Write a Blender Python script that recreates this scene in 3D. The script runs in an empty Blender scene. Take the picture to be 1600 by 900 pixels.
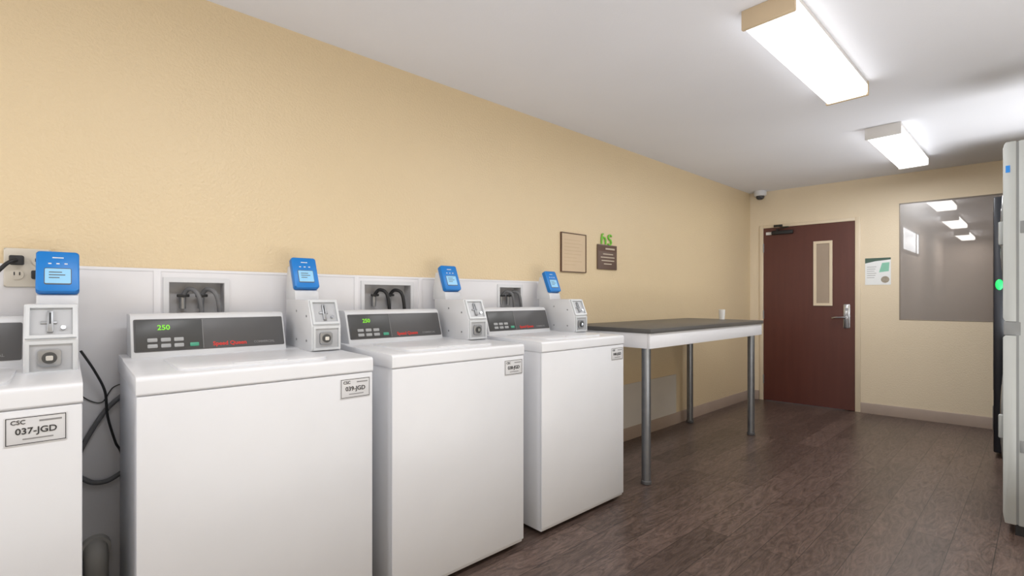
import bpy, bmesh, math
from mathutils import Matrix, Vector
sc = bpy.context.scene
C = sc.collection
PI = math.pi

# ------------------------------------------------------------------ camera constants
F = 760.0; H = 1.193; HZ = 466.0
AL = math.atan2(830.0, F); S = math.sin(AL); K = math.cos(AL)
W = 2.365            # left wall plane (Y)
CX = 6.023           # far corner (X)
ZC = 2.44            # ceiling
FA = math.atan2(-.995, .0997)   # direction of far wall

def P(px, py, Y):
    """point on the plane Y=const parallel to the left wall, seen at a photo position"""
    t = (px - 800) / F
    X = Y * (K + t * S) / (S - t * K)
    d = X * K + Y * S
    return Vector((X, Y, H - (py - HZ) * d / F))

def FW(a, y, z):
    """point in far-wall coordinates: a along the wall, y out of the room, z up"""
    return Vector((CX + a * math.cos(FA) - y * math.sin(FA), W + a * math.sin(FA) + y * math.cos(FA), z))

# ------------------------------------------------------------------ materials
def lin(c):
    c = c / 255.0
    return c / 12.92 if c <= .04045 else ((c + .055) / 1.055) ** 2.4
def col(rgb): return (lin(rgb[0]), lin(rgb[1]), lin(rgb[2]), 1)

def mat(name, rgb, rough=.5, metal=0, var=.05, vscale=6, bump=0, bscale=150, emis=0, ergb=None, spec=.5, coat=0):
    m = bpy.data.materials.new(name); m.use_nodes = True
    nt = m.node_tree; b = nt.nodes['Principled BSDF']
    b.inputs['Roughness'].default_value = rough
    b.inputs['Metallic'].default_value = metal
    b.inputs['Specular IOR Level'].default_value = spec
    b.inputs['Coat Weight'].default_value = coat
    tc = nt.nodes.new('ShaderNodeTexCoord')
    n = nt.nodes.new('ShaderNodeTexNoise'); n.inputs['Scale'].default_value = vscale
    n.inputs['Detail'].default_value = 4
    nt.links.new(tc.outputs['Object'], n.inputs['Vector'])
    r = nt.nodes.new('ShaderNodeValToRGB')
    c = col(rgb)
    r.color_ramp.elements[0].position = .3; r.color_ramp.elements[1].position = .7
    r.color_ramp.elements[0].color = (c[0]*(1-var), c[1]*(1-var), c[2]*(1-var), 1)
    r.color_ramp.elements[1].color = (min(1, c[0]*(1+var)), min(1, c[1]*(1+var)), min(1, c[2]*(1+var)), 1)
    nt.links.new(n.outputs['Fac'], r.inputs['Fac'])
    nt.links.new(r.outputs['Color'], b.inputs['Base Color'])
    if bump:
        n2 = nt.nodes.new('ShaderNodeTexNoise'); n2.inputs['Scale'].default_value = bscale
        n2.inputs['Detail'].default_value = 2
        nt.links.new(tc.outputs['Object'], n2.inputs['Vector'])
        bp = nt.nodes.new('ShaderNodeBump'); bp.inputs['Strength'].default_value = bump
        bp.inputs['Distance'].default_value = .01
        nt.links.new(n2.outputs['Fac'], bp.inputs['Height'])
        nt.links.new(bp.outputs['Normal'], b.inputs['Normal'])
    if emis:
        b.inputs['Emission Color'].default_value = col(ergb or rgb)
        b.inputs['Emission Strength'].default_value = emis
    return m

def floor_mat():
    m = bpy.data.materials.new('vinyl_planks'); m.use_nodes = True
    nt = m.node_tree; b = nt.nodes['Principled BSDF']; N = nt.nodes.new; L = nt.links.new
    tc = N('ShaderNodeTexCoord')
    br = N('ShaderNodeTexBrick')
    br.inputs['Scale'].default_value = 1; br.inputs['Brick Width'].default_value = 1.22
    br.inputs['Row Height'].default_value = .152; br.inputs['Mortar Size'].default_value = .0014
    br.offset = .37
    br.inputs['Color1'].default_value = col((103, 87, 80)); br.inputs['Color2'].default_value = col((80, 67, 61))
    br.inputs['Mortar'].default_value = col((44, 36, 33)); br.inputs['Bias'].default_value = 0
    L(tc.outputs['Object'], br.inputs['Vector'])
    mp = N('ShaderNodeMapping'); mp.inputs['Scale'].default_value = (2.6, 11, 1)
    L(tc.outputs['Object'], mp.inputs['Vector'])
    g = N('ShaderNodeTexNoise'); g.inputs['Scale'].default_value = 1.8; g.inputs['Detail'].default_value = 10
    g.inputs['Roughness'].default_value = .73; g.inputs['Distortion'].default_value = 2.8
    L(mp.outputs['Vector'], g.inputs['Vector'])
    r = N('ShaderNodeValToRGB'); r.color_ramp.elements[0].position = .36; r.color_ramp.elements[1].position = .66
    r.color_ramp.elements[0].color = (.50, .47, .46, 1); r.color_ramp.elements[1].color = (1.40, 1.38, 1.37, 1)
    L(g.outputs['Fac'], r.inputs['Fac'])
    mx = N('ShaderNodeMix'); mx.data_type = 'RGBA'; mx.blend_type = 'MULTIPLY'; mx.inputs[0].default_value = 1
    L(br.outputs['Color'], mx.inputs[6]); L(r.outputs['Color'], mx.inputs[7])
    L(mx.outputs[2], b.inputs['Base Color'])
    b.inputs['Roughness'].default_value = .30
    b.inputs['Specular IOR Level'].default_value = .45
    bp = N('ShaderNodeBump'); bp.inputs['Strength'].default_value = .2; bp.inputs['Distance'].default_value = .004
    L(g.outputs['Fac'], bp.inputs['Height']); L(bp.outputs['Normal'], b.inputs['Normal'])
    return m

def door_mat():
    m = bpy.data.materials.new('mahogany'); m.use_nodes = True
    nt = m.node_tree; b = nt.nodes['Principled BSDF']; N = nt.nodes.new; L = nt.links.new
    tc = N('ShaderNodeTexCoord'); mp = N('ShaderNodeMapping'); mp.inputs['Scale'].default_value = (14, 14, 1.0)
    L(tc.outputs['Object'], mp.inputs['Vector'])
    g = N('ShaderNodeTexNoise'); g.inputs['Scale'].default_value = 1.5; g.inputs['Detail'].default_value = 4
    L(mp.outputs['Vector'], g.inputs['Vector'])
    r = N('ShaderNodeValToRGB'); r.color_ramp.elements[0].position = .2; r.color_ramp.elements[1].position = .85
    r.color_ramp.elements[0].color = col((84, 42, 33)); r.color_ramp.elements[1].color = col((95, 49, 39))
    L(g.outputs['Fac'], r.inputs['Fac']); L(r.outputs['Color'], b.inputs['Base Color'])
    b.inputs['Roughness'].default_value = .38
    return m

def hazed_tinted_glass():
    m = bpy.data.materials.new('hazed_tinted_glass'); m.use_nodes = True
    nt = m.node_tree; nt.nodes.clear(); N = nt.nodes.new; L = nt.links.new
    o = N('ShaderNodeOutputMaterial'); t = N('ShaderNodeBsdfTransparent'); g = N('ShaderNodeBsdfGlossy'); df = N('ShaderNodeBsdfDiffuse')
    tc = N('ShaderNodeTexCoord'); n = N('ShaderNodeTexNoise'); n.inputs['Scale'].default_value = 3
    L(tc.outputs['Object'], n.inputs['Vector'])
    r = N('ShaderNodeValToRGB'); r.color_ramp.elements[0].color = (.74, .73, .72, 1); r.color_ramp.elements[1].color = (.78, .77, .76, 1)
    L(n.outputs['Fac'], r.inputs['Fac']); L(r.outputs['Color'], t.inputs['Color'])
    df.inputs['Color'].default_value = col((154, 140, 128))  # diffuse haze painted into the glass to flatten the view behind it
    g.inputs['Roughness'].default_value = .3; g.inputs['Color'].default_value = (.9, .9, .9, 1)
    mx = N('ShaderNodeMixShader'); mx.inputs[0].default_value = .08
    m2 = N('ShaderNodeMixShader'); m2.inputs[0].default_value = .38
    L(t.outputs[0], m2.inputs[1]); L(df.outputs[0], m2.inputs[2])
    L(m2.outputs[0], mx.inputs[1]); L(g.outputs[0], mx.inputs[2]); L(mx.outputs[0], o.inputs['Surface'])
    return m

M = {}
M['wall'] = mat('tan_wall_paint', (219, 199, 164), .36, var=.015, vscale=1.5, bump=.36, bscale=85)
M['wall_far'] = mat('cream_wall_paint', (229, 213, 186), .5, var=.015, vscale=1.5, bump=.2, bscale=85)
M['ceil'] = mat('ceiling_paint', (230, 231, 237), .85, var=.012, vscale=2, bump=.08, bscale=160)
M['floor'] = floor_mat()
M['panel'] = mat('white_wall_panel', (226, 226, 230), .4, var=.02)
M['lowpanel'] = mat('off_white_wall_panel', (208, 203, 196), .5, var=.02)
M['base'] = mat('taupe_vinyl_base', (162, 144, 131), .5, var=.04)
M['frame'] = mat('cream_frame_paint', (224, 208, 182), .4, var=.02)
M['door'] = door_mat()
M['enamel'] = mat('white_enamel', (224, 226, 231), .28, var=.012)
M['enamel_front'] = mat('white_enamel_front', (220, 222, 227), .35, var=.012)
M['plastic'] = mat('white_plastic', (214, 216, 220), .4, var=.02)
M['boxgrey'] = mat('light_grey_metal', (198, 201, 204), .35, var=.03)
M['boxgrey2'] = mat('mid_grey_metal', (174, 176, 180), .35, var=.05)
M['metal'] = mat('brushed_metal', (156, 158, 161), .38, .7, var=.08, vscale=40)
M['chrome'] = mat('polished_chrome', (185, 188, 192), .2, 1, var=.03)
M['steel'] = mat('satin_steel_leg', (140, 143, 148), .36, .8, var=.06, vscale=20)
M['dark'] = mat('charcoal_face', (70, 71, 72), .35, var=.05)
M['dark2'] = mat('dark_grey_face', (86, 86, 88), .4, var=.05)
M['black'] = mat('black_rubber', (30, 30, 32), .5, var=.08)
M['cable'] = mat('dark_grey_cable', (58, 58, 60), .5, var=.08)
M['hose'] = mat('grey_rubber_hose', (108, 109, 112), .5, var=.1, vscale=30)
M['pipe'] = mat('grey_pvc', (196, 194, 190), .5, var=.06)
M['red'] = mat('red_print', (214, 52, 42), .5, var=.03)
M['greyprint'] = mat('grey_print', (132, 132, 134), .5, var=.03)
M['blackprint'] = mat('black_print', (40, 40, 42), .5, var=.03)
M['whiteprint'] = mat('white_print', (225, 225, 225), .5, var=.02)
M['paleprint'] = mat('pale_print', (190, 178, 160), .5, var=.02)
M['led'] = mat('green_led', (110, 200, 30), .4, emis=.4, ergb=(130, 225, 20))
M['button'] = mat('pale_button', (168, 170, 172), .4, var=.03)
M['gbutton'] = mat('green_button', (70, 160, 130), .4, var=.03)
M['blue'] = mat('blue_plastic', (10, 120, 202), .35, var=.03)
M['screen'] = mat('reader_screen', (140, 192, 226), .25, emis=.15, ergb=(140, 200, 235))
M['plate'] = mat('number_plate_metal', (206, 207, 210), .35, var=.03)
M['outlet'] = mat('ivory_outlet', (212, 206, 194), .4, var=.02)
M['recess'] = mat('grey_recess', (182, 182, 185), .5, var=.06)
M['laminate'] = mat('dark_grey_laminate', (84, 82, 80), .4, var=.05, vscale=60)
M['apron'] = mat('white_apron', (228, 229, 234), .4, var=.015)
M['signbrown'] = mat('brown_sign_frame', (92, 66, 52), .45, var=.06)
M['signtan'] = mat('tan_sign_panel', (206, 184, 154), .5, var=.03)
M['signtext'] = mat('faint_tan_print', (198, 175, 145), .5)
M['signdark'] = mat('dark_brown_sign_panel', (100, 80, 70), .45, var=.05)
M['leaf'] = mat('lime_green', (118, 194, 66), .5, var=.05)
M['paper'] = mat('white_paper', (236, 238, 238), .6, var=.01)
M['pgreen'] = mat('dark_green_print', (72, 96, 84), .6, var=.03)
M['pteal'] = mat('teal_print', (140, 200, 176), .6, var=.05)
M['porange'] = mat('tan_print', (160, 150, 134), .6, var=.15, vscale=40)
M['diff'] = mat('lit_diffuser', (255, 255, 255), .5, emis=2.5, ergb=(255, 255, 255), var=.0)
M['diff2'] = mat('reflected_diffuser', (255, 255, 255), .5, emis=5, ergb=(255, 253, 250), var=.0)  # glow of the added fixtures that imitate reflected lights
M['fixture'] = mat('white_fixture_metal', (224, 222, 220), .4, var=.02)
M['cap'] = mat('wall_lit_end_cap', (206, 186, 156), .5, var=.02)  # warm tan of light from the wall put into the colour
M['glass'] = hazed_tinted_glass()
M['wframe'] = mat('grey_window_frame', (138, 126, 112), .4, var=.04)
M['wframe2'] = mat('dark_window_frame', (60, 58, 58), .4, var=.04)
M['doorglass'] = mat('wired_glass', (166, 150, 134), .12, var=.06, vscale=3)
M['refl_pane'] = mat('reflected_window_glow', (235, 240, 245), .3, emis=2.6, ergb=(235, 242, 250))  # glowing pane standing in for a bright window reflected in the glass
M['refl_room'] = mat('reflected_room_tone', (176, 161, 148), .7, var=.02)  # dim tone of the reflected room put into the wall colour
M['dryer'] = mat('pale_grey_enamel', (170, 173, 171), .4, var=.02)
M['dryerseam'] = mat('mid_grey_plastic', (122, 124, 124), .4, var=.03)
M['navy'] = mat('black_navy_steel', (17, 20, 28), .35, var=.06)
M['dglass'] = mat('dark_glass', (20, 22, 26), .08, var=.03)
M['dome'] = mat('smoked_dome', (66, 66, 70), .12, var=.03)
M['greenglow'] = mat('green_glow', (30, 180, 90), .4, emis=.7, ergb=(30, 200, 90))
M['cup'] = mat('white_cup', (232, 232, 230), .4, var=.01)

# ------------------------------------------------------------------ mesh helpers
def nb(): return bmesh.new()
def merge(bm, tmp, mtx=None):
    if mtx is not None: tmp.transform(mtx)
    me = bpy.data.meshes.new('tmp'); tmp.to_mesh(me); tmp.free(); bm.from_mesh(me); bpy.data.meshes.remove(me)
def box(bm, x0, x1, y0, y1, z0, z1, bev=0, seg=2):
    t = nb(); bmesh.ops.create_cube(t, size=1)
    for v in t.verts:
        v.co = Vector(((x0+x1)/2 + v.co.x*(x1-x0), (y0+y1)/2 + v.co.y*(y1-y0), (z0+z1)/2 + v.co.z*(z1-z0)))
    if bev: bmesh.ops.bevel(t, geom=list(t.edges), offset=bev, segments=seg, affect='EDGES', profile=.5)
    merge(bm, t); return bm
def B(*a, **k): return box(nb(), *a, **k)
def prism(bm, pts, a0, a1, f, bev=0, seg=2):
    """polygon pts (u,v) extruded from a0 to a1; f(u,v,a) gives the point"""
    t = nb(); n = len(pts)
    A = [t.verts.new(f(u, v, a0)) for u, v in pts]; Bv = [t.verts.new(f(u, v, a1)) for u, v in pts]
    t.faces.new(A); t.faces.new(Bv[::-1])
    for i in range(n): t.faces.new((A[i], Bv[i], Bv[(i+1) % n], A[(i+1) % n]))
    bmesh.ops.recalc_face_normals(t, faces=t.faces)
    if bev: bmesh.ops.bevel(t, geom=list(t.edges), offset=bev, segments=seg, affect='EDGES', profile=.5)
    merge(bm, t); return bm
def rrect(x0, x1, y0, y1, r, n=5):
    o = []
    for cx, cy, a in ((x1-r, y1-r, 0), (x0+r, y1-r, 90), (x0+r, y0+r, 180), (x1-r, y0+r, 270)):
        for k in range(n+1):
            q = math.radians(a + 90*k/n); o.append((cx + r*math.cos(q), cy + r*math.sin(q)))
    return o
def slabr(bm, x0, x1, y0, y1, r, z0, z1, bev=0):
    return prism(bm, rrect(x0, x1, y0, y1, r), z0, z1, lambda u, v, a: (u, v, a), bev)
def cyl(bm, p0, p1, r0, r1=None, seg=24):
    r1 = r0 if r1 is None else r1
    p0 = Vector(p0); p1 = Vector(p1); d = p1 - p0
    t = nb(); bmesh.ops.create_cone(t, cap_ends=True, segments=seg, radius1=r0, radius2=r1, depth=d.length)
    q = d.to_track_quat('Z', 'Y').to_matrix().to_4x4()
    merge(bm, t, Matrix.Translation((p0+p1)/2) @ q); return bm
def lathe(bm, prof, c, seg=32):
    t = nb(); rings = []
    for r, z in prof:
        rings.append([t.verts.new((c[0]+max(r, 1e-5)*math.cos(2*PI*k/seg), c[1]+max(r, 1e-5)*math.sin(2*PI*k/seg), c[2]+z)) for k in range(seg)])
    for a, b in zip(rings, rings[1:]):
        for k in range(seg): t.faces.new((a[k], a[(k+1) % seg], b[(k+1) % seg], b[k]))
    t.faces.new(rings[0][::-1]); t.faces.new(rings[-1])
    merge(bm, t); return bm
def tube(bm, pts, r, seg=10, sub=8, closed=False):
    p = [Vector(q) for q in pts]; n = len(p); path = []
    rng = n if closed else n-1
    for i in range(rng):
        if closed: a, b, c, d = p[(i-1) % n], p[i], p[(i+1) % n], p[(i+2) % n]
        else: a, b, c, d = p[max(i-1, 0)], p[i], p[i+1], p[min(i+2, n-1)]
        for k in range(sub):
            s = k/sub
            path.append(.5*((2*b) + (c-a)*s + (2*a-5*b+4*c-d)*s*s + (3*b-a-3*c+d)*s**3))
    if not closed: path.append(p[-1])
    t = nb(); rings = []; m = len(path); nrm = None
    for i, q in enumerate(path):
        if closed: tan = (path[(i+1) % m] - path[i-1]).normalized()
        else: tan = (path[min(i+1, m-1)] - path[max(i-1, 0)]).normalized()
        if nrm is None:
            nrm = tan.cross(Vector((0, 0, 1)))
            if nrm.length < .1: nrm = tan.cross(Vector((1, 0, 0)))
        nrm = (nrm - tan*nrm.dot(tan)).normalized(); bi = tan.cross(nrm)
        rings.append([t.verts.new(q + r*(math.cos(2*PI*k/seg)*nrm + math.sin(2*PI*k/seg)*bi)) for k in range(seg)])
    for i in range(m if closed else m-1):
        a = rings[i]; b = rings[(i+1) % m]
        for k in range(seg): t.faces.new((a[k], a[(k+1) % seg], b[(k+1) % seg], b[k]))
    if not closed: t.faces.new(rings[0][::-1]); t.faces.new(rings[-1])
    merge(bm, t); return bm
def gridslab(us, vs, t0, t1, holes, f):
    bm = nb(); vd = {}
    def V(i, j, t):
        k = (i, j, t)
        if k not in vd: vd[k] = bm.verts.new(f(us[i], t0 if t == 0 else t1, vs[j]))
        return vd[k]
    def filled(i, j):
        if i < 0 or j < 0 or i >= len(us)-1 or j >= len(vs)-1: return False
        u = (us[i]+us[i+1])/2; v = (vs[j]+vs[j+1])/2
        return not any(h[0] < u < h[1] and h[2] < v < h[3] for h in holes)
    for i in range(len(us)-1):
        for j in range(len(vs)-1):
            if not filled(i, j): continue
            bm.faces.new((V(i, j, 0), V(i+1, j, 0), V(i+1, j+1, 0), V(i, j+1, 0)))
            bm.faces.new((V(i, j, 1), V(i, j+1, 1), V(i+1, j+1, 1), V(i+1, j, 1)))
            for (di, dj, a, b) in ((-1, 0, (i, j), (i, j+1)), (1, 0, (i+1, j+1), (i+1, j)), (0, -1, (i+1, j), (i, j)), (0, 1, (i, j+1), (i+1, j+1))):
                if not filled(i+di, j+dj):
                    bm.faces.new((V(*a, 0), V(*b, 0), V(*b, 1), V(*a, 1)))
    bmesh.ops.recalc_face_normals(bm, faces=bm.faces)
    return bm
def holegrid(u0, u1, v0, v1, t0, t1, holes, f):
    us = sorted({u0, u1, *[h[0] for h in holes], *[h[1] for h in holes]})
    vs = sorted({v for v in {v0, v1, *[h[2] for h in holes], *[h[3] for h in holes]} if v0 <= v <= v1})
    return gridslab(us, vs, t0, t1, holes, f)

def obj(name, bm, m, parent=None, mtx=None, label=None):
    if mtx is not None: bm.transform(mtx)
    bmesh.ops.recalc_face_normals(bm, faces=bm.faces)
    me = bpy.data.meshes.new(name); bm.to_mesh(me); bm.free()
    for p in me.polygons: p.use_smooth = True
    me.set_sharp_from_angle(angle=math.radians(32))
    me.materials.append(m)
    o = bpy.data.objects.new(name, me); C.objects.link(o)
    if parent: o.parent = parent
    if label: o['label'] = label
    return o
def thing(name, label, cat, loc=(0, 0, 0), rz=0, group=None):
    o = bpy.data.objects.new(name, None); C.objects.link(o)
    o.location = loc; o.rotation_euler = (0, 0, rz); o.empty_display_size = .1
    o['label'] = label; o['category'] = cat
    if group: o['group'] = group
    return o
def tag(o, label, cat, group=None):
    o['label'] = label; o['category'] = cat
    if group: o['group'] = group
    return o
def struct(name, bm, m, label, cat, parent=None, loc=None, rz=None):
    o = obj(name, bm, m, parent)
    if loc is not None: o.location = loc
    if rz is not None: o.rotation_euler = (0, 0, rz)
    o['kind'] = 'structure'; o['label'] = label; o['category'] = cat
    return o
def plane(o, v):
    """matrix taking flat coords (x, v, n) to a face whose up direction is v; x stays x"""
    v = Vector(v).normalized(); x = Vector((1, 0, 0)); n = x.cross(v)
    return Matrix(((x.x, v.x, n.x, o[0]), (x.y, v.y, n.y, o[1]), (x.z, v.z, n.z, o[2]), (0, 0, 0, 1)))
def text(body, size, cx, cy, z, bold=0, ext=.0006, align='CENTER'):
    cu = bpy.data.curves.new('t', 'FONT'); cu.body = body; cu.size = size; cu.extrude = ext; cu.offset = bold
    cu.align_x = align; cu.align_y = 'CENTER'; cu.resolution_u = 3
    o = bpy.data.objects.new('t', cu); C.objects.link(o)
    dg = bpy.context.evaluated_depsgraph_get(); dg.update()
    me = bpy.data.meshes.new_from_object(o.evaluated_get(dg))
    bm = nb(); bm.from_mesh(me); bpy.data.meshes.remove(me)
    bpy.data.objects.remove(o); bpy.data.curves.remove(cu)
    bm.transform(Matrix.Translation((cx, cy, z + ext)))
    return bm
def copy_tree(o, parent=None, skip=()):
    c = o.copy(); C.objects.link(c); c.parent = parent
    for ch in list(o.children):
        if ch.name.split('.')[0] not in skip: copy_tree(ch, c, skip)
    return c

# ------------------------------------------------------------------ room shell
XB = -3.2; YR = -.85
ident = lambda u, t, v: (u, t, v)
struct('floor', B(XB, 13.9, -1.2, 2.6, -.1, 0), M['floor'], 'dark grey-brown wood plank vinyl floor', 'floor')
struct('ceiling', B(XB, 13.9, -1.2, 2.6, ZC, ZC+.1), M['ceil'], 'smooth pale grey painted ceiling', 'ceiling')
boxes = [(.298, .497, 1.13, 1.26), (1.125, 1.40, 1.13, 1.266), (2.045, 2.235, 1.13, 1.266)]
struct('wall_left', holegrid(XB, 6.14, 0, ZC, W, W+.14, boxes, ident), M['wall'], 'long tan textured wall behind the washers', 'wall')
struct('wall_right', B(XB, 6.4, YR-.1, YR, 0, ZC), M['wall'], 'tan wall behind the tall machines', 'wall')
struct('wall_back', B(XB-.1, XB, -1.2, 2.6, 0, ZC), M['wall'], 'tan wall at the back of the laundry room', 'wall')
win = (1.396, 2.30, .975, 2.143); dr = (.147, 1.032, 0, 2.01)
struct('wall_far', holegrid(0, 3.3, 0, ZC, 0, .12, [win, dr], ident), M['wall_far'], 'cream end wall with brown door and dark window', 'wall', loc=FW(0, 0, 0), rz=FA)
# splash panel along the washers, with batten seams
bm = holegrid(XB, 2.61, 0, 1.304, W-.008, W, boxes, ident)
for x in (-.6, .263, 1.085, 1.46, 2.40): box(bm, x-.012, x+.012, W-.012, W-.007, 0, 1.304, .0015)
box(bm, XB, 2.612, W-.011, W-.0, 1.298, 1.31, .0015)
struct('trim_1', bm, M['panel'], 'white splash panel with seams on the wall behind the washers', 'wall panel')
struct('trim_2', B(2.615, 4.28, W-.006, W, .10, .47), M['lowpanel'], 'low white wall panel below the folding table', 'wall panel')
def baseprof(bm, x0, x1):
    return prism(bm, [(-.012, 0), (0, 0), (0, .105), (-.006, .105), (-.012, .095)], x0, x1, lambda u, v, a: (a, u, v))
bm = baseprof(nb(), 2.615, 6.0); bm.transform(Matrix.Translation((0, W, 0)))
struct('baseboard_left', bm, M['base'], 'taupe baseboard along the tan wall under the table', 'baseboard')
bm = baseprof(nb(), .012, .10); baseprof(bm, 1.08, 3.2)
struct('baseboard_far', bm, M['base'], 'taupe baseboard below the dark window', 'baseboard', loc=FW(0, 0, 0), rz=FA)
# door frame
bm = nb()
box(bm, .104, .147, -.010, .12, 0, 2.045, .003); box(bm, 1.032, 1.08, -.010, .12, 0, 2.045, .003); box(bm, .147, 1.032, -.010, .12, 2.01, 2.045, .003)
struct('trim_3', bm, M['frame'], 'cream painted frame around the brown door', 'door frame', loc=FW(0, 0, 0), rz=FA)
# door
d = struct('door_1', holegrid(.149, 1.030, .006, 2.008, -.004, .045, [], ident), M['door'], 'dark mahogany door with narrow vision window', 'door', loc=FW(0, 0, 0), rz=FA)
bm = holegrid(.655, .832, 1.112, 1.818, -.016, .002, [(.683, .804, 1.14, 1.79)], ident)
vf = obj('vision_frame', bm, M['frame'], d)
obj('pane', B(.68, .807, -.009, .0, 1.137, 1.793), M['doorglass'], vf)
hd = obj('handle', slabr(nb(), .93, .99, .875, 1.13, .012, 0, .012, .003), M['chrome'], d, Matrix(((1, 0, 0, 0), (0, 0, -1, -.003), (0, 1, 0, 0), (0, 0, 0, 1))))
bm = cyl(nb(), (.962, -.008, .99), (.962, -.060, .99), .014); tube(bm, [(.965, -.057, .99), (.92, -.060, .99), (.86, -.057, .985), (.835, -.047, .982)], .011)
obj('lever', bm, M['chrome'], hd)
obj('lock_cylinder', cyl(nb(), (.96, -.012, 1.075), (.96, -.024, 1.075), .016), M['metal'], hd)
cl = obj('door_closer', B(.24, .46, -.048, -.002, 1.925, 1.968, .008), M['black'], d)
bm = tube(nb(), [(.30, -.038, 1.978), (.42, -.15, 1.985), (.44, -.16, 1.987)], .007, sub=4)
tube(bm, [(.44, -.16, 1.987), (.36, -.09, 2.0), (.30, -.02, 2.025)], .006, sub=4); cyl(bm, (.30, -.036, 1.965), (.30, -.036, 1.99), .012)
box(bm, .26, .35, -.026, -.010, 2.014, 2.038, .003)
obj('closer_arm', bm, M['black'], cl)
obj('closer_sticker', B(.175, .235, -.007, -.003, 1.93, 1.962), M['whiteprint'], d)
for z in (.25, 1.0, 1.78): obj('hinge', cyl(nb(), (.149, -.008, z-.05), (.149, -.008, z+.05), .007, seg=12), M['metal'], d)
# interior window
bm = holegrid(win[0], win[1], win[2], win[3], -.002, .05, [(win[0]+.008, win[1]-.008, win[2]+.008, win[3]-.008)], ident)
w1 = struct('window_1', bm, M['wframe'], 'dark fixed interior window on the end wall', 'window', loc=FW(0, 0, 0), rz=FA)
obj('pane', B(win[0]+.007, win[1]-.007, .004, .010, win[2]+.007, win[3]-.007), M['glass'], w1)
# added room behind the window, standing in for the reflection in its glass
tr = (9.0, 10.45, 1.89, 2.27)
struct('wall_reflected_left', holegrid(6.42, 13.6, 0, ZC, 1.4, 1.5, [tr], ident), M['refl_room'], 'brown-grey side wall of the added room standing in for the window reflection', 'wall')
struct('wall_reflected_right', B(6.6, 13.6, -1.1, -1.0, 0, ZC), M['refl_room'], 'brown-grey right wall of the added room standing in for the window reflection', 'wall')
struct('wall_reflected_far', B(13.6, 13.7, -1.1, 1.5, 0, ZC), M['refl_room'], 'brown-grey end wall of the added room standing in for the window reflection', 'wall')
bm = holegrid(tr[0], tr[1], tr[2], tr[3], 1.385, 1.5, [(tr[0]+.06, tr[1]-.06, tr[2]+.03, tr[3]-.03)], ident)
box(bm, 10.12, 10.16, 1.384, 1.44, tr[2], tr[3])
w2 = struct('window_reflection', bm, M['wframe2'], 'small bright window added as a reflection in the dark interior window', 'window')  # added behind the glass to imitate a reflected window
obj('pane', B(tr[0]+.03, tr[1]-.03, 1.39, 1.395, tr[2]+.02, tr[3]-.02), M['refl_pane'], w2)

# ------------------------------------------------------------------ ceiling lights
def make_light(dm, label, cap):
    t = thing('ceiling_light', label, 'ceiling light', (0, 0, ZC))
    obj('housing', B(-.61, .61, -.102, .102, -.028, 0, .003), M['fixture'], t)
    prof = [(-.102, -.024), (-.102, -.066), (-.094, -.08), (.094, -.08), (.102, -.066), (.102, -.024)]
    obj('diffuser', prism(nb(), prof, -.6, .6, lambda u, v, a: (a, u, v)), dm, t)
    for s in (-1, 1):
        obj('end_cap', B(min(s*.598, s*.618), max(s*.598, s*.618), -.106, .106, -.084, 0, .004), cap, t)
    return t
L1 = make_light(M['diff'], 'long lit fluorescent ceiling fixture nearest the camera', M['cap'])
L1.location = (2.78, .781, ZC); L1['group'] = 'fluorescent ceiling fixtures'
L2 = make_light(M['diff'], 'lit fluorescent ceiling fixture nearer the door and end wall', M['fixture'])
L2.location = (4.95, .781, ZC); L2['group'] = 'fluorescent ceiling fixtures'
LA = make_light(M['diff2'], 'topmost and largest of three lights added as reflections in the dark window', M['fixture'])  # added fixtures behind the glass imitate ceiling lights reflected in it
for i, (x, y, lb) in enumerate(((8.05, .87, None), (10.4, .95, 'middle of three lights added as reflections in the dark window'), (12.8, 1.02, 'lowest and smallest of three lights added as reflections in the dark window'))):
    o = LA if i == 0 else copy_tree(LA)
    o.location = (x, y, ZC); o['group'] = 'lights added as window reflections'
    if lb: o['label'] = lb

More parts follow.
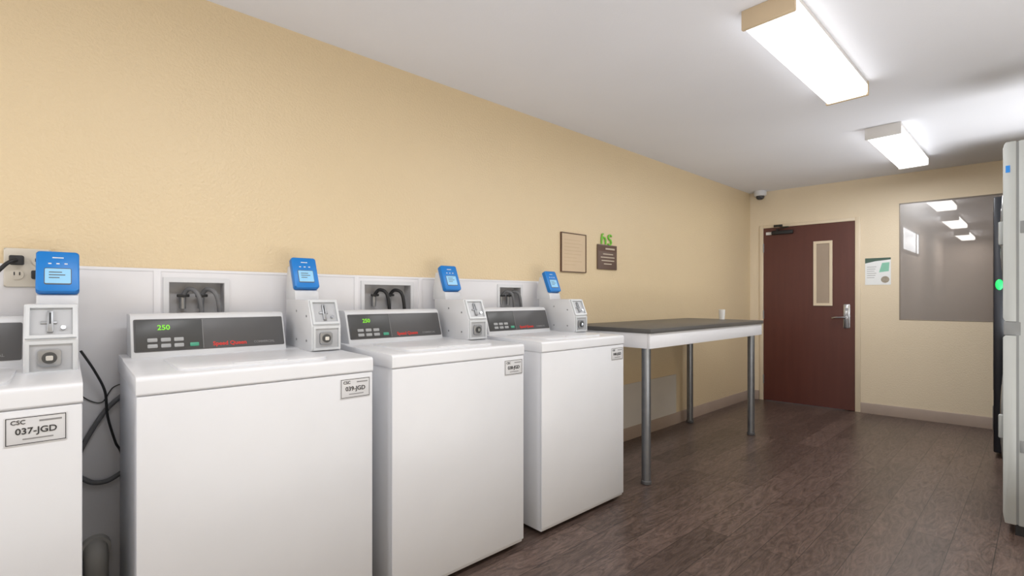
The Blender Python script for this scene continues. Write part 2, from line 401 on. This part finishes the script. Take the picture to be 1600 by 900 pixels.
# ------------------------------------------------------------------ washers
def make_washer():
    t = thing('washing_machine', '', 'washing machine', (0, 0, 0), 0, 'coin operated washers in a row')
    # cabinet
    obj('cabinet', B(-.353, .353, .008, .60, .02, .925, .005), M['enamel_front'], t)
    obj('front_panel', B(-.3555, .3555, 0, .014, .035, .919, .004, 2), M['enamel_front'], t)
    for x in (-.3, .3):
        for y in (.06, .54): obj('foot', cyl(nb(), (x, y, 0), (x, y, .024), .022, seg=16), M['black'], t)
    # top deck with a crisp rolled front edge
    prof = [(.61, .922), (.61, .985), (.44, .985), (.40, .980), (.03, .975), (.007, .9735), (.0, .969), (-.002, .962), (-.0025, .926), (.0, .9215)]
    obj('top_deck', prism(nb(), prof, -.3570, .3570, lambda u, v, a: (a, u, v), .002, 2), M['enamel'], t)
    bm = slabr(nb(), -.25, .215, .045, .405, .05, .970, .983, .003)
    lid = obj('lid', bm, M['enamel'], t)
    obj('lid_grip', slabr(nb(), -.10, .07, .052, .075, .01, .983, .9865, .001), M['enamel'], lid)
    # control panel
    cp = obj('control_panel', prism(nb(), [(.435, .978), (.485, 1.127), (.498, 1.136), (.60, 1.136), (.60, .978)], -.333, .186, lambda u, v, a: (a, u, v), .004, 2), M['plastic'], t)
    PM = plane((0, .435, .978), (0, .05, .149))
    obj('face_plate', slabr(nb(), -.324, .179, .026, .146, .005, -.002, .003, .001), M['dark2'], cp, PM.copy())
    obj('keypad_plate', slabr(nb(), -.320, -.114, .030, .142, .004, .002, .005, .001), M['dark'], cp, PM.copy())
    obj('divider_line', B(-.1145, -.1125, .030, .142, .003, .0056), M['greyprint'], cp, PM.copy())
    obj('display', text('250', .026, -.236, .112, .0052, .0005), M['led'], cp, PM.copy())
    for i in range(3):
        for j in range(2):
            obj('button', slabr(nb(), -.286+i*.040, -.256+i*.040, .038+j*.022, .052+j*.022, .003, .004, .007, .001), M['button'], cp, PM.copy())
    obj('start_button', slabr(nb(), -.157, -.128, .038, .052, .003, .004, .007, .001), M['gbutton'], cp, PM.copy())
    obj('brand_lettering', text('Speed Queen', .0215, -.082, .043, .0032, .0005, align='LEFT'), M['red'], cp, PM.copy())
    obj('small_lettering', text('COMMERCIAL', .0125, .062, .042, .0032, .0003, align='LEFT'), M['greyprint'], cp, PM.copy())
    # coin box
    bx0, bx1 = .2315, .3515
    pr = [(.585, .978), (.286, .978), (.277, .986), (.277, 1.082), (.322, 1.187), (.585, 1.187)]
    cb = obj('coin_box', prism(nb(), pr, bx0, bx1, lambda u, v, a: (a, u, v), .002, 2), M['plastic'], t)
    LM = plane((0, .277, .978), (0, 0, 1)); UM = plane((0, .277, 1.082), (0, .045, .105))
    xc = (bx0+bx1)/2
    obj('lower_plate', holegrid(bx0+.004, bx1-.004, .006, .102, 0, .008, [(bx0+.013, bx1-.013, .015, .093)], lambda u, t_, v: (u, v, t_)), M['boxgrey'], cb, LM.copy())
    obj('lower_recess', B(bx0+.012, bx1-.012, .014, .094, -.001, .0015), M['boxgrey2'], cb, LM.copy())
    bm = slabr(nb(), xc-.030, xc+.022, .028, .078, .010, .001, .010, .002)
    obj('coin_lock_block', bm, M['metal'], cb, LM.copy())
    bm = cyl(nb(), (xc-.004, .053, .009), (xc-.004, .053, .014), .017); cyl(bm, (xc-.004, .053, .014), (xc-.004, .053, .016), .011)
    obj('lock_ring', bm, M['dark'], cb, LM.copy())
    obj('lock_core', slabr(nb(), xc-.012, xc+.004, .046, .060, .003, .015, .018), M['chrome'], cb, LM.copy())
    obj('upper_plate', holegrid(bx0+.004, bx1-.004, .004, .108, 0, .010, [(bx0+.013, bx1-.013, .013, .099)], lambda u, t_, v: (u, v, t_)), M['boxgrey'], cb, UM.copy())
    obj('upper_recess', B(bx0+.012, bx1-.012, .012, .10, -.001, .0015), M['boxgrey2'], cb, UM.copy())
    bm = slabr(nb(), xc-.010, xc+.004, .022, .090, .003, .001, .010, .001); box(bm, xc-.024, xc+.012, .05, .058, .001, .006, .001)
    obj('coin_slot', bm, M['metal'], cb, UM.copy())
    obj('slot_opening', B(xc-.005, xc-.001, .048, .083, .0095, .0106), M['black'], cb, UM.copy())
    obj('reject_knob', cyl(nb(), (xc+.026, .035, .001), (xc+.026, .035, .012), .006), M['chrome'], cb, UM.copy())
    for (y, z) in ((.335, 1.02), (.335, 1.12), (.45, 1.02), (.45, 1.14)):
        obj('screw', cyl(nb(), (bx0-.0015, y, z), (bx0+.001, y, z), .005, seg=10), M['metal'], cb)
    # card reader leaning on a wedge shaped white pedestal
    pd = [(.490, 1.185), (.498, 1.226), (.525, 1.234), (.572, 1.335), (.590, 1.335), (.612, 1.25), (.614, 1.185)]
    RM = plane((0, .512, 1.228), (0, math.sin(math.radians(23)), math.cos(math.radians(23))))
    cr = obj('card_reader', slabr(nb(), xc-.054, xc+.054, 0, .146, .011, 0, .030, .004), M['blue'], t, RM.copy())
    obj('pedestal', prism(nb(), pd, xc-.052, xc+.052, lambda u, v, a: (a, u, v), .003), M['plastic'], cr)
    obj('back_shell', slabr(nb(), xc-.050, xc+.050, .004, .142, .010, -.012, .002, .003), M['plastic'], cr, RM.copy())
    obj('bezel', slabr(nb(), xc-.034, xc+.034, .024, .084, .006, .029, .0312, .0008), M['dark2'], cr, RM.copy())
    obj('screen', slabr(nb(), xc-.032, xc+.032, .028, .081, .003, .0308, .0322), M['screen'], cr, RM.copy())
    for (x0, x1, y) in ((-.022, .010, .068), (-.022, .018, .058), (-.022, .004, .048)):
        obj('screen_line', B(xc+x0, xc+x1, y-.0015, y+.0015, .0320, .0328), M['dark2'], cr, RM.copy())
    obj('reader_title', B(xc-.014, xc+.014, .120, .1235, .0295, .0306), M['whiteprint'], cr, RM.copy())
    for k in (-1, 0, 1): obj('reader_icon', B(xc+k*.02-.004, xc+k*.02+.004, .098, .102, .0295, .0306), M['whiteprint'], cr, RM.copy())
    # number plate
    FM = plane((0, 0, 0), (0, 0, 1))
    npl = obj('number_plate', slabr(nb(), .229, .345, .832, .904, .003, -.001, .0016, .0004), M['plate'], t, FM.copy())
    obj('plate_border', holegrid(.232, .342, .835, .901, .001, .0022, [(.2336, .3404, .8366, .8994)], lambda u, t_, v: (u, v, t_)), M['blackprint'], npl, FM.copy())
    obj('maker_lettering', text('CSC', .0145, .254, .889, .0017, .0001), M['blackprint'], npl, FM.copy())
    obj('small_print', B(.292, .334, .887, .891, .0017, .0022), M['greyprint'], npl, FM.copy())
    obj('small_print', B(.262, .318, .8455, .8485, .0017, .0022), M['greyprint'], npl, FM.copy())
    obj('plate_number', text('037-JGD', .0215, .287, .866, .0017, .0003), M['blackprint'], npl, FM.copy())
    return t
wash = make_washer()
wl = [(-.672, '037-JGD', 'leftmost white washer, cut off by the photo edge, plate reading 037-JGD'),
      (.140, '039-JGD', 'white washer with the widest front in view, second from the left'),
      (.922, '038-JGD', 'third white washer from the left, between two other washers'),
      (1.748, '040-JGD', 'rightmost white washer, beside the folding table')]
for i, (x, num, lb) in enumerate(wl):
    o = wash if i == 0 else copy_tree(wash, None, ('display',) if i == 3 else ())
    o.location = (x+.352, 1.69, 0); o.scale = (.985, 1, 1); o['label'] = lb
    if i:
        for ch in o.children:
            for g in ch.children:
                if g.name.startswith('plate_number'):
                    bm = text(num, .0215, .287, .866, .0017, .0003); bm.transform(plane((0, 0, 0), (0, 0, 1)))
                    me = bpy.data.meshes.new('plate_number'); bm.to_mesh(me); bm.free(); me.materials.append(M['blackprint']); g.data = me
for ch in wash.children:      # small fitting differences of the leftmost washer
    if ch.name.startswith('card_reader'): ch.location = (.012, 0, -.024)
    if ch.name.startswith('coin_box'): ch.location = (0, 0, -.012)
    if ch.name.startswith('control_panel'): ch.location = (.042, 0, 0)
    if ch.name.startswith('number_plate'): ch.location = (-.018, 0, 0)

# ------------------------------------------------------------------ wall boxes behind the washers
blabels = ['recessed wall utility box behind the second washer from the left', 'recessed wall utility box behind the third washer from the left', 'small recessed wall utility box behind the rightmost washer']
for k, (x0, x1, z0, z1) in enumerate(boxes):
    t = thing('utility_box', blabels[k], 'utility box', ((x0+x1)/2, W-.008, (z0+z1)/2), 0, 'wall utility boxes')
    w = (x1-x0)/2; h = (z1-z0)/2
    obj('frame', holegrid(-w-.016, w+.016, -h-.016, h+.016, -.007, 0, [(-w+.002, w-.002, -h+.002, h-.002)], ident), M['plastic'], t)
    bm = holegrid(-w+.001, w-.001, -h+.001, h-.001, -.004, .065, [(-w+.004, w-.004, -h+.004, h-.004)], ident)
    box(bm, -w+.001, w-.001, .06, .065, -h+.001, h-.001)
    obj('recess', bm, M['recess'], t)
    for j, fx in enumerate((-.45, .2)):
        xx = fx*w
        v = obj('valve', cyl(nb(), (xx, .04, -h+.02), (xx, .04, h-.05), .012, seg=14), M['metal'], t)
        obj('valve_handle', B(xx-.022, xx+.022, .020, .032, h-.062, h-.05, .003), M['black'], v)
        obj('hose', tube(nb(), [(xx, .035, h-.06), (xx+.015, .01, h-.03), (xx+.04, -.022, h-.045), (xx+.055, -.026, -h+.02), (xx+.06, -.026, -h-.12)], .009), M['black'] if k == 1 else M['hose'], t)

# wall outlet and cord at the left
t = thing('wall_outlet', 'ivory double wall outlet above the leftmost washer', 'outlet', (-.098, W, 1.297))
obj('cover_plate', slabr(nb(), -.058, .058, -.066, .066, .006, 0, .016, .003), M['outlet'], t, Matrix(((1, 0, 0, 0), (0, 0, -1, 0), (0, 1, 0, 0), (0, 0, 0, 1))))
for x in (-.026, .026):
    for z in (-.024, .024):
        r = obj('socket', cyl(nb(), (x, -.014, z), (x, -.019, z), .017, seg=20), M['outlet'], t)
        for dx in (-.0065, .0065): obj('slot', B(x+dx-.0015, x+dx+.0015, -.0198, -.0188, z-.002, z+.009), M['blackprint'], r)
t = thing('plug_with_cable', 'black plug and cable in the left half of the ivory outlet', 'plug', (-.124, W-.019, 1.321))
obj('plug', B(-.018, .018, -.03, 0, -.016, .016, .005), M['black'], t)
obj('cord', tube(nb(), [(0, -.028, 0), (-.02, -.04, -.012), (-.05, -.04, -.05), (-.10, -.03, -.10), (-.16, -.025, -.17), (-.2, -.025, -.3)], .006), M['black'], t)
t = thing('plug_with_cable', 'black plug in the right half of the ivory outlet behind the blue reader', 'plug', (-.072, W-.019, 1.273))
obj('plug', B(-.017, .017, -.034, 0, -.015, .015, .005), M['black'], t)
obj('cord', tube(nb(), [(0, -.028, -.01), (.004, -.034, -.04), (.01, -.026, -.12), (.01, -.022, -.2)], .006), M['black'], t)

# cables and hoses in the gap between the first two washers
def cord(name, pts, r, m, label, cat):
    tag(obj(name, tube(nb(), pts, r), m), label, cat)
cord('black_cable', [P(126, 548, 2.308), P(148, 580, 2.308), P(164, 612, 2.308), P(168, 650, 2.308), P(180, 690, 2.308), P(192, 720, 2.308), (.18, 2.31, .3), (.185, 2.31, .05), (.19, 2.31, .005)], .0042, M['black'], 'thin black power cable hanging between the two leftmost washers', 'cable')
cord('water_hose', [P(205, 606, 2.337), P(190, 618, 2.337), P(166, 640, 2.337), P(146, 668, 2.337), P(131, 694, 2.337), P(118, 720, 2.337)], .0085, M['hose'], 'grey rubber hose sloping down between the two leftmost washers', 'hose')
cord('drain_hose', [P(205, 728, 2.337), P(190, 738, 2.337), P(168, 751, 2.337), P(146, 754, 2.337), P(128, 748, 2.337), P(114, 745, 2.337), (-.02, 2.337, .35), (-.03, 2.337, .1), (-.03, 2.337, .008)], .0085, M['hose'], 'sagging dark hose loop low between the two leftmost washers', 'hose')
cord('thin_wire', [P(118, 612, 2.352), P(140, 626, 2.352), P(160, 628, 2.352), P(176, 606, 2.352), P(196, 598, 2.352)], .002, M['cable'], 'thin black wire crossing behind the sloping grey hose', 'wire')
t = thing('drain_pipe', 'short grey drain pipe elbow low on the wall between washers', 'pipe', (.078, 2.295, 0))
obj('pipe', tube(nb(), [(0, .055, .28), (0, .0, .28), (0, -.02, .25), (0, -.02, .18), (0, -.02, 0)], .034, seg=18), M['pipe'], t)
obj('collar', cyl(nb(), (0, .025, .28), (0, .06, .28), .044), M['pipe'], t)

# ------------------------------------------------------------------ folding table
t = thing('folding_table', 'long dark-topped folding table with white apron and steel legs', 'table', (3.585, 2.0, 0))
obj('tabletop', B(-.905, .905, -.35, .352, .971, 1.0, .003), M['laminate'], t)
bm = nb()
for a in ((-.895, .895, -.34, -.318), (-.895, .895, .32, .342)): box(bm, *a, .875, .971, .002)
for a in ((-.895, -.873, -.318, .32), (.873, .895, -.318, .32)): box(bm, *a, .875, .971, .002)
obj('apron', bm, M['apron'], t)
for x in (-.835, .828):
    for y in (-.275, .29):
        lg = obj('leg', cyl(nb(), (x, y, .02), (x, y, .95), .029), M['steel'], t)
        obj('foot', lathe(nb(), [(.026, 0), (.033, .003), (.033, .02), (.029, .026)], (x, y, 0)), M['dark2'], lg)
tag(obj('cup', lathe(nb(), [(.021, 0), (.023, .002), (.027, .085), (.028, .09), (.0255, .09), (.022, .006)], (4.40, 1.975, 1.0)), M['cup']), 'small white cup standing alone on the dark table top', 'cup')

# ------------------------------------------------------------------ signs on the tan wall
t = thing('wall_sign', 'square tan notice board with thin brown frame on the wall', 'sign', (2.78, W, 1.53))
obj('frame', holegrid(-.142, .142, -.145, .145, -.014, 0, [(-.136, .136, -.139, .139)], ident), M['signbrown'], t)
obj('panel', B(-.138, .138, -.009, -.001, -.141, .141), M['signtan'], t)
for k in range(8):
    wd = (.09, .1, .085, .1, .095, .07, .1, .06)[k]
    obj('print_line', B(-.105, -.105+2*wd, -.0096, -.0088, .09-k*.026, .096-k*.026), M['signtext'], t)
t = thing('wall_sign', 'dark brown sign with pale lettering below a green emblem', 'sign', (3.19, W, 1.52))
obj('panel', B(-.125, .125, -.014, 0, -.098, .098, .003), M['signdark'], t)
obj('header_strip', B(-.118, .118, -.0152, -.0138, .045, .09), M['signbrown'], t)
for k, (a, b) in enumerate(((-.06, .07), (-.09, .09), (-.08, .085), (-.05, .05))):
    obj('print_line', B(a, b, -.0155, -.0139, .020-k*.026, .028-k*.026), M['paleprint'], t)
obj('title_line', B(-.03, .09, -.0168, -.0150, .060, .073), M['paleprint'], t)
t = thing('wall_emblem', 'small lime green cut-out emblem on top of the brown sign', 'emblem', (3.185, W, 1.657))
ZY = lambda u, v, a: (u, -a, v)
Q = lambda pts: [(u, -.008, v) for u, v in pts]
bm = tube(nb(), Q([(-.066, -.034), (-.064, .0), (-.060, .036), (-.045, .046)]), .0072, seg=8, sub=5)
tube(bm, Q([(-.062, .0), (-.045, .018), (-.022, .014), (-.014, -.006), (-.014, -.034)]), .0072, seg=8, sub=5)
obj('figure', bm, M['leaf'], t)
bm = tube(nb(), Q([(.064, .034), (.045, .044), (.024, .034), (.030, .012), (.052, .002), (.060, -.018), (.042, -.036), (.016, -.030)]), .0072, seg=8, sub=5)
obj('figure', bm, M['leaf'], t)

# ------------------------------------------------------------------ end wall items
t = thing('poster', 'white notice with dark green top corner beside the door', 'poster', FW(1.224, 0, 1.469), FA)
obj('sheet', B(-.106, .106, -.003, 0, -.138, .138), M['paper'], t)
obj('header', prism(nb(), [(-.106, .138), (.106, .138), (.106, .118), (-.02, .105), (-.106, .085)], .003, .0038, ZY), M['pgreen'], t)
obj('picture', prism(nb(), [(.01, -.01), (.09, .0), (.095, .09), (.035, .085)], .003, .0038, ZY), M['pteal'], t)
obj('picture', prism(nb(), [(.06 + .034*math.cos(q*PI/12), -.085 + .034*math.sin(q*PI/12)) for q in range(24)], .003, .0038, ZY), M['porange'], t)
for k in range(6): obj('print_line', B(-.09, -.012-(k % 3)*.008, -.0037, -.0029, .045-k*.022, .049-k*.022), M['greyprint'], t)
t = thing('security_camera', 'white mount with black dome security camera near the ceiling', 'camera', FW(.13, -.072, 2.44), FA)
obj('mount', lathe(nb(), [(.064, 0), (.068, -.012), (.066, -.045), (.058, -.058)], (0, 0, 0)), M['enamel'], t)
obj('dome', lathe(nb(), [(.046, -.054), (.045, -.072), (.038, -.087), (.024, -.098), (0, -.102)], (0, 0, 0)), M['dome'], t)

# ------------------------------------------------------------------ tall machines on the right
t = thing('stacked_dryer', 'tall pale grey stacked dryer cut off by the right photo edge', 'dryer', (3.87, -.24, 0))
obj('cabinet', B(-.35, .35, -.38, .325, .05, 1.985, .006), M['dryer'], t)
obj('base', B(-.345, .345, -.37, .335, 0, .055), M['black'], t)
for z0, z1, lo, up in ((.052, 1.005, .03, .0), (1.075, 1.985, .0, .02)):
    pr = [(.331, z0), (.372, z0), (.379, z0+.02+lo), (.379, z1-.012-up), (.376-up*.15, z1-.008), (.368, z1), (.331, z1)]
    fr = obj('front_panel', prism(nb(), pr, -.352, .352, lambda u, v, a: (a, u, v), .003), M['dryer'], t)
    zc = (z0+z1)/2
    obj('door_ring', cyl(nb(), (.04, .372, zc), (.04, .392, zc), .27, .25, 40), M['dryerseam'], fr)
    obj('door_glass', cyl(nb(), (.04, .390, zc), (.04, .398, zc), .2, .18, 40), M['dglass'], fr)
    obj('door_handle', B(-.3, -.265, .378, .398, zc-.06, zc+.06, .006), M['dryer'], fr)
obj('control_strip', B(-.351, .351, .315, .376, 1.006, 1.074, .003), M['dryerseam'], t)
obj('seal_strip', B(-.3495, .3495, .322, .334, .056, 1.98), M['dryerseam'], t)
for z in (.45, 1.55): obj('side_latch', B(-.353, -.349, .300, .318, z-.03, z+.03, .001), M['dryerseam'], t)
obj('sticker', B(-.3535, -.349, .353, .369, 1.83, 1.865), M['blue'], t)
t = thing('vending_machine', 'tall black machine with green light beyond the grey dryer', 'vending machine', (5.56, -.18, 0))
obj('cabinet', B(-.45, .45, -.42, .37, .04, 1.95, .008), M['navy'], t)
obj('base', B(-.43, .43, -.4, .35, 0, .045), M['black'], t)
fd = obj('front_door', B(-.45, .45, .372, .432, .04, 1.95, .01), M['navy'], t)
obj('display_glass', B(-.4, .15, .428, .436, .5, 1.85, .003), M['dglass'], fd)
obj('delivery_flap', B(-.4, .15, .428, .438, .2, .38, .004), M['dark2'], fd)
obj('payment_panel', B(.2, .4, .428, .442, .7, 1.7, .004), M['dark2'], fd)
lr = obj('light_button', lathe(nb(), [(.040, 0), (.040, .006), (.034, .012), (.02, .015), (0, .016)], (0, 0, 0)), M['greenglow'], t,
         Matrix(((0, 0, -1, -.449), (.55, 0, 0, .400), (0, 1.0, 0, 1.294), (0, 0, 0, 1))))

# ------------------------------------------------------------------ lamps and added fill lights
def area(name, loc, rot, sx, sy, p, c=(.975, .985, 1)):
    l = bpy.data.lights.new(name, 'AREA'); l.shape = 'RECTANGLE'; l.size = sx; l.size_y = sy; l.energy = p; l.color = c
    o = bpy.data.objects.new(name, l); o.location = loc; o.rotation_euler = rot; C.objects.link(o)
    return o
for x, p in ((2.78, 14), (4.95, 18), (.6, 16), (-1.5, 14)): area('tube_lamp', (x, .78, 2.352), (0, 0, 0), 1.15, .18, p)
for x in (8.05, 10.4, 12.8): area('tube_lamp', (x, .95, 2.352), (0, 0, 0), 1.15, .18, 15)  # added lamps brightening the room that stands in for the reflection
area('back_fill', (-2.6, .7, 1.4), (0, math.radians(-102), 0), 1.6, 2.2, 24, (.97, .985, 1))  # added fill from behind the camera, no fixture of the room
area('side_fill', (1.4, -.8, 1.2), (math.radians(108), 0, 0), 3.4, 1.6, 11, (.97, .985, 1))  # added fill at the right wall, aimed at the washer side
UP = math.radians(180)
area('up_fill', (1.6, -.45, .25), (math.radians(172), 0, 0), 3.2, .7, 33, (.95, .975, 1))  # added upward fill along the right wall to brighten the ceiling
area('up_fill', (4.66, -.33, 1.0), (math.radians(168), 0, 0), .75, .8, 25, (.95, .975, 1))  # added upward fill hidden beside the dryer, lifts the far ceiling
area('up_fill', (-1.6, .5, .5), (UP, 0, 0), 2, 1.4, 16, (.95, .975, 1))  # added upward fill behind the camera for the rear ceiling
w = bpy.data.worlds.new('World'); sc.world = w; w.use_nodes = True
w.node_tree.nodes['Background'].inputs[0].default_value = (.8, .85, .9, 1); w.node_tree.nodes['Background'].inputs[1].default_value = .4
try: sc.view_settings.view_transform = 'Standard'
except Exception: pass

cam = bpy.data.cameras.new('Camera'); co = bpy.data.objects.new('Camera', cam); C.objects.link(co)
co.location = (0, 0, H); co.rotation_euler = (PI/2, 0, AL - PI/2)
cam.sensor_width = 36; cam.lens = F/1600*36; cam.shift_y = (HZ-450)/1600; cam.clip_start = .02
sc.camera = co
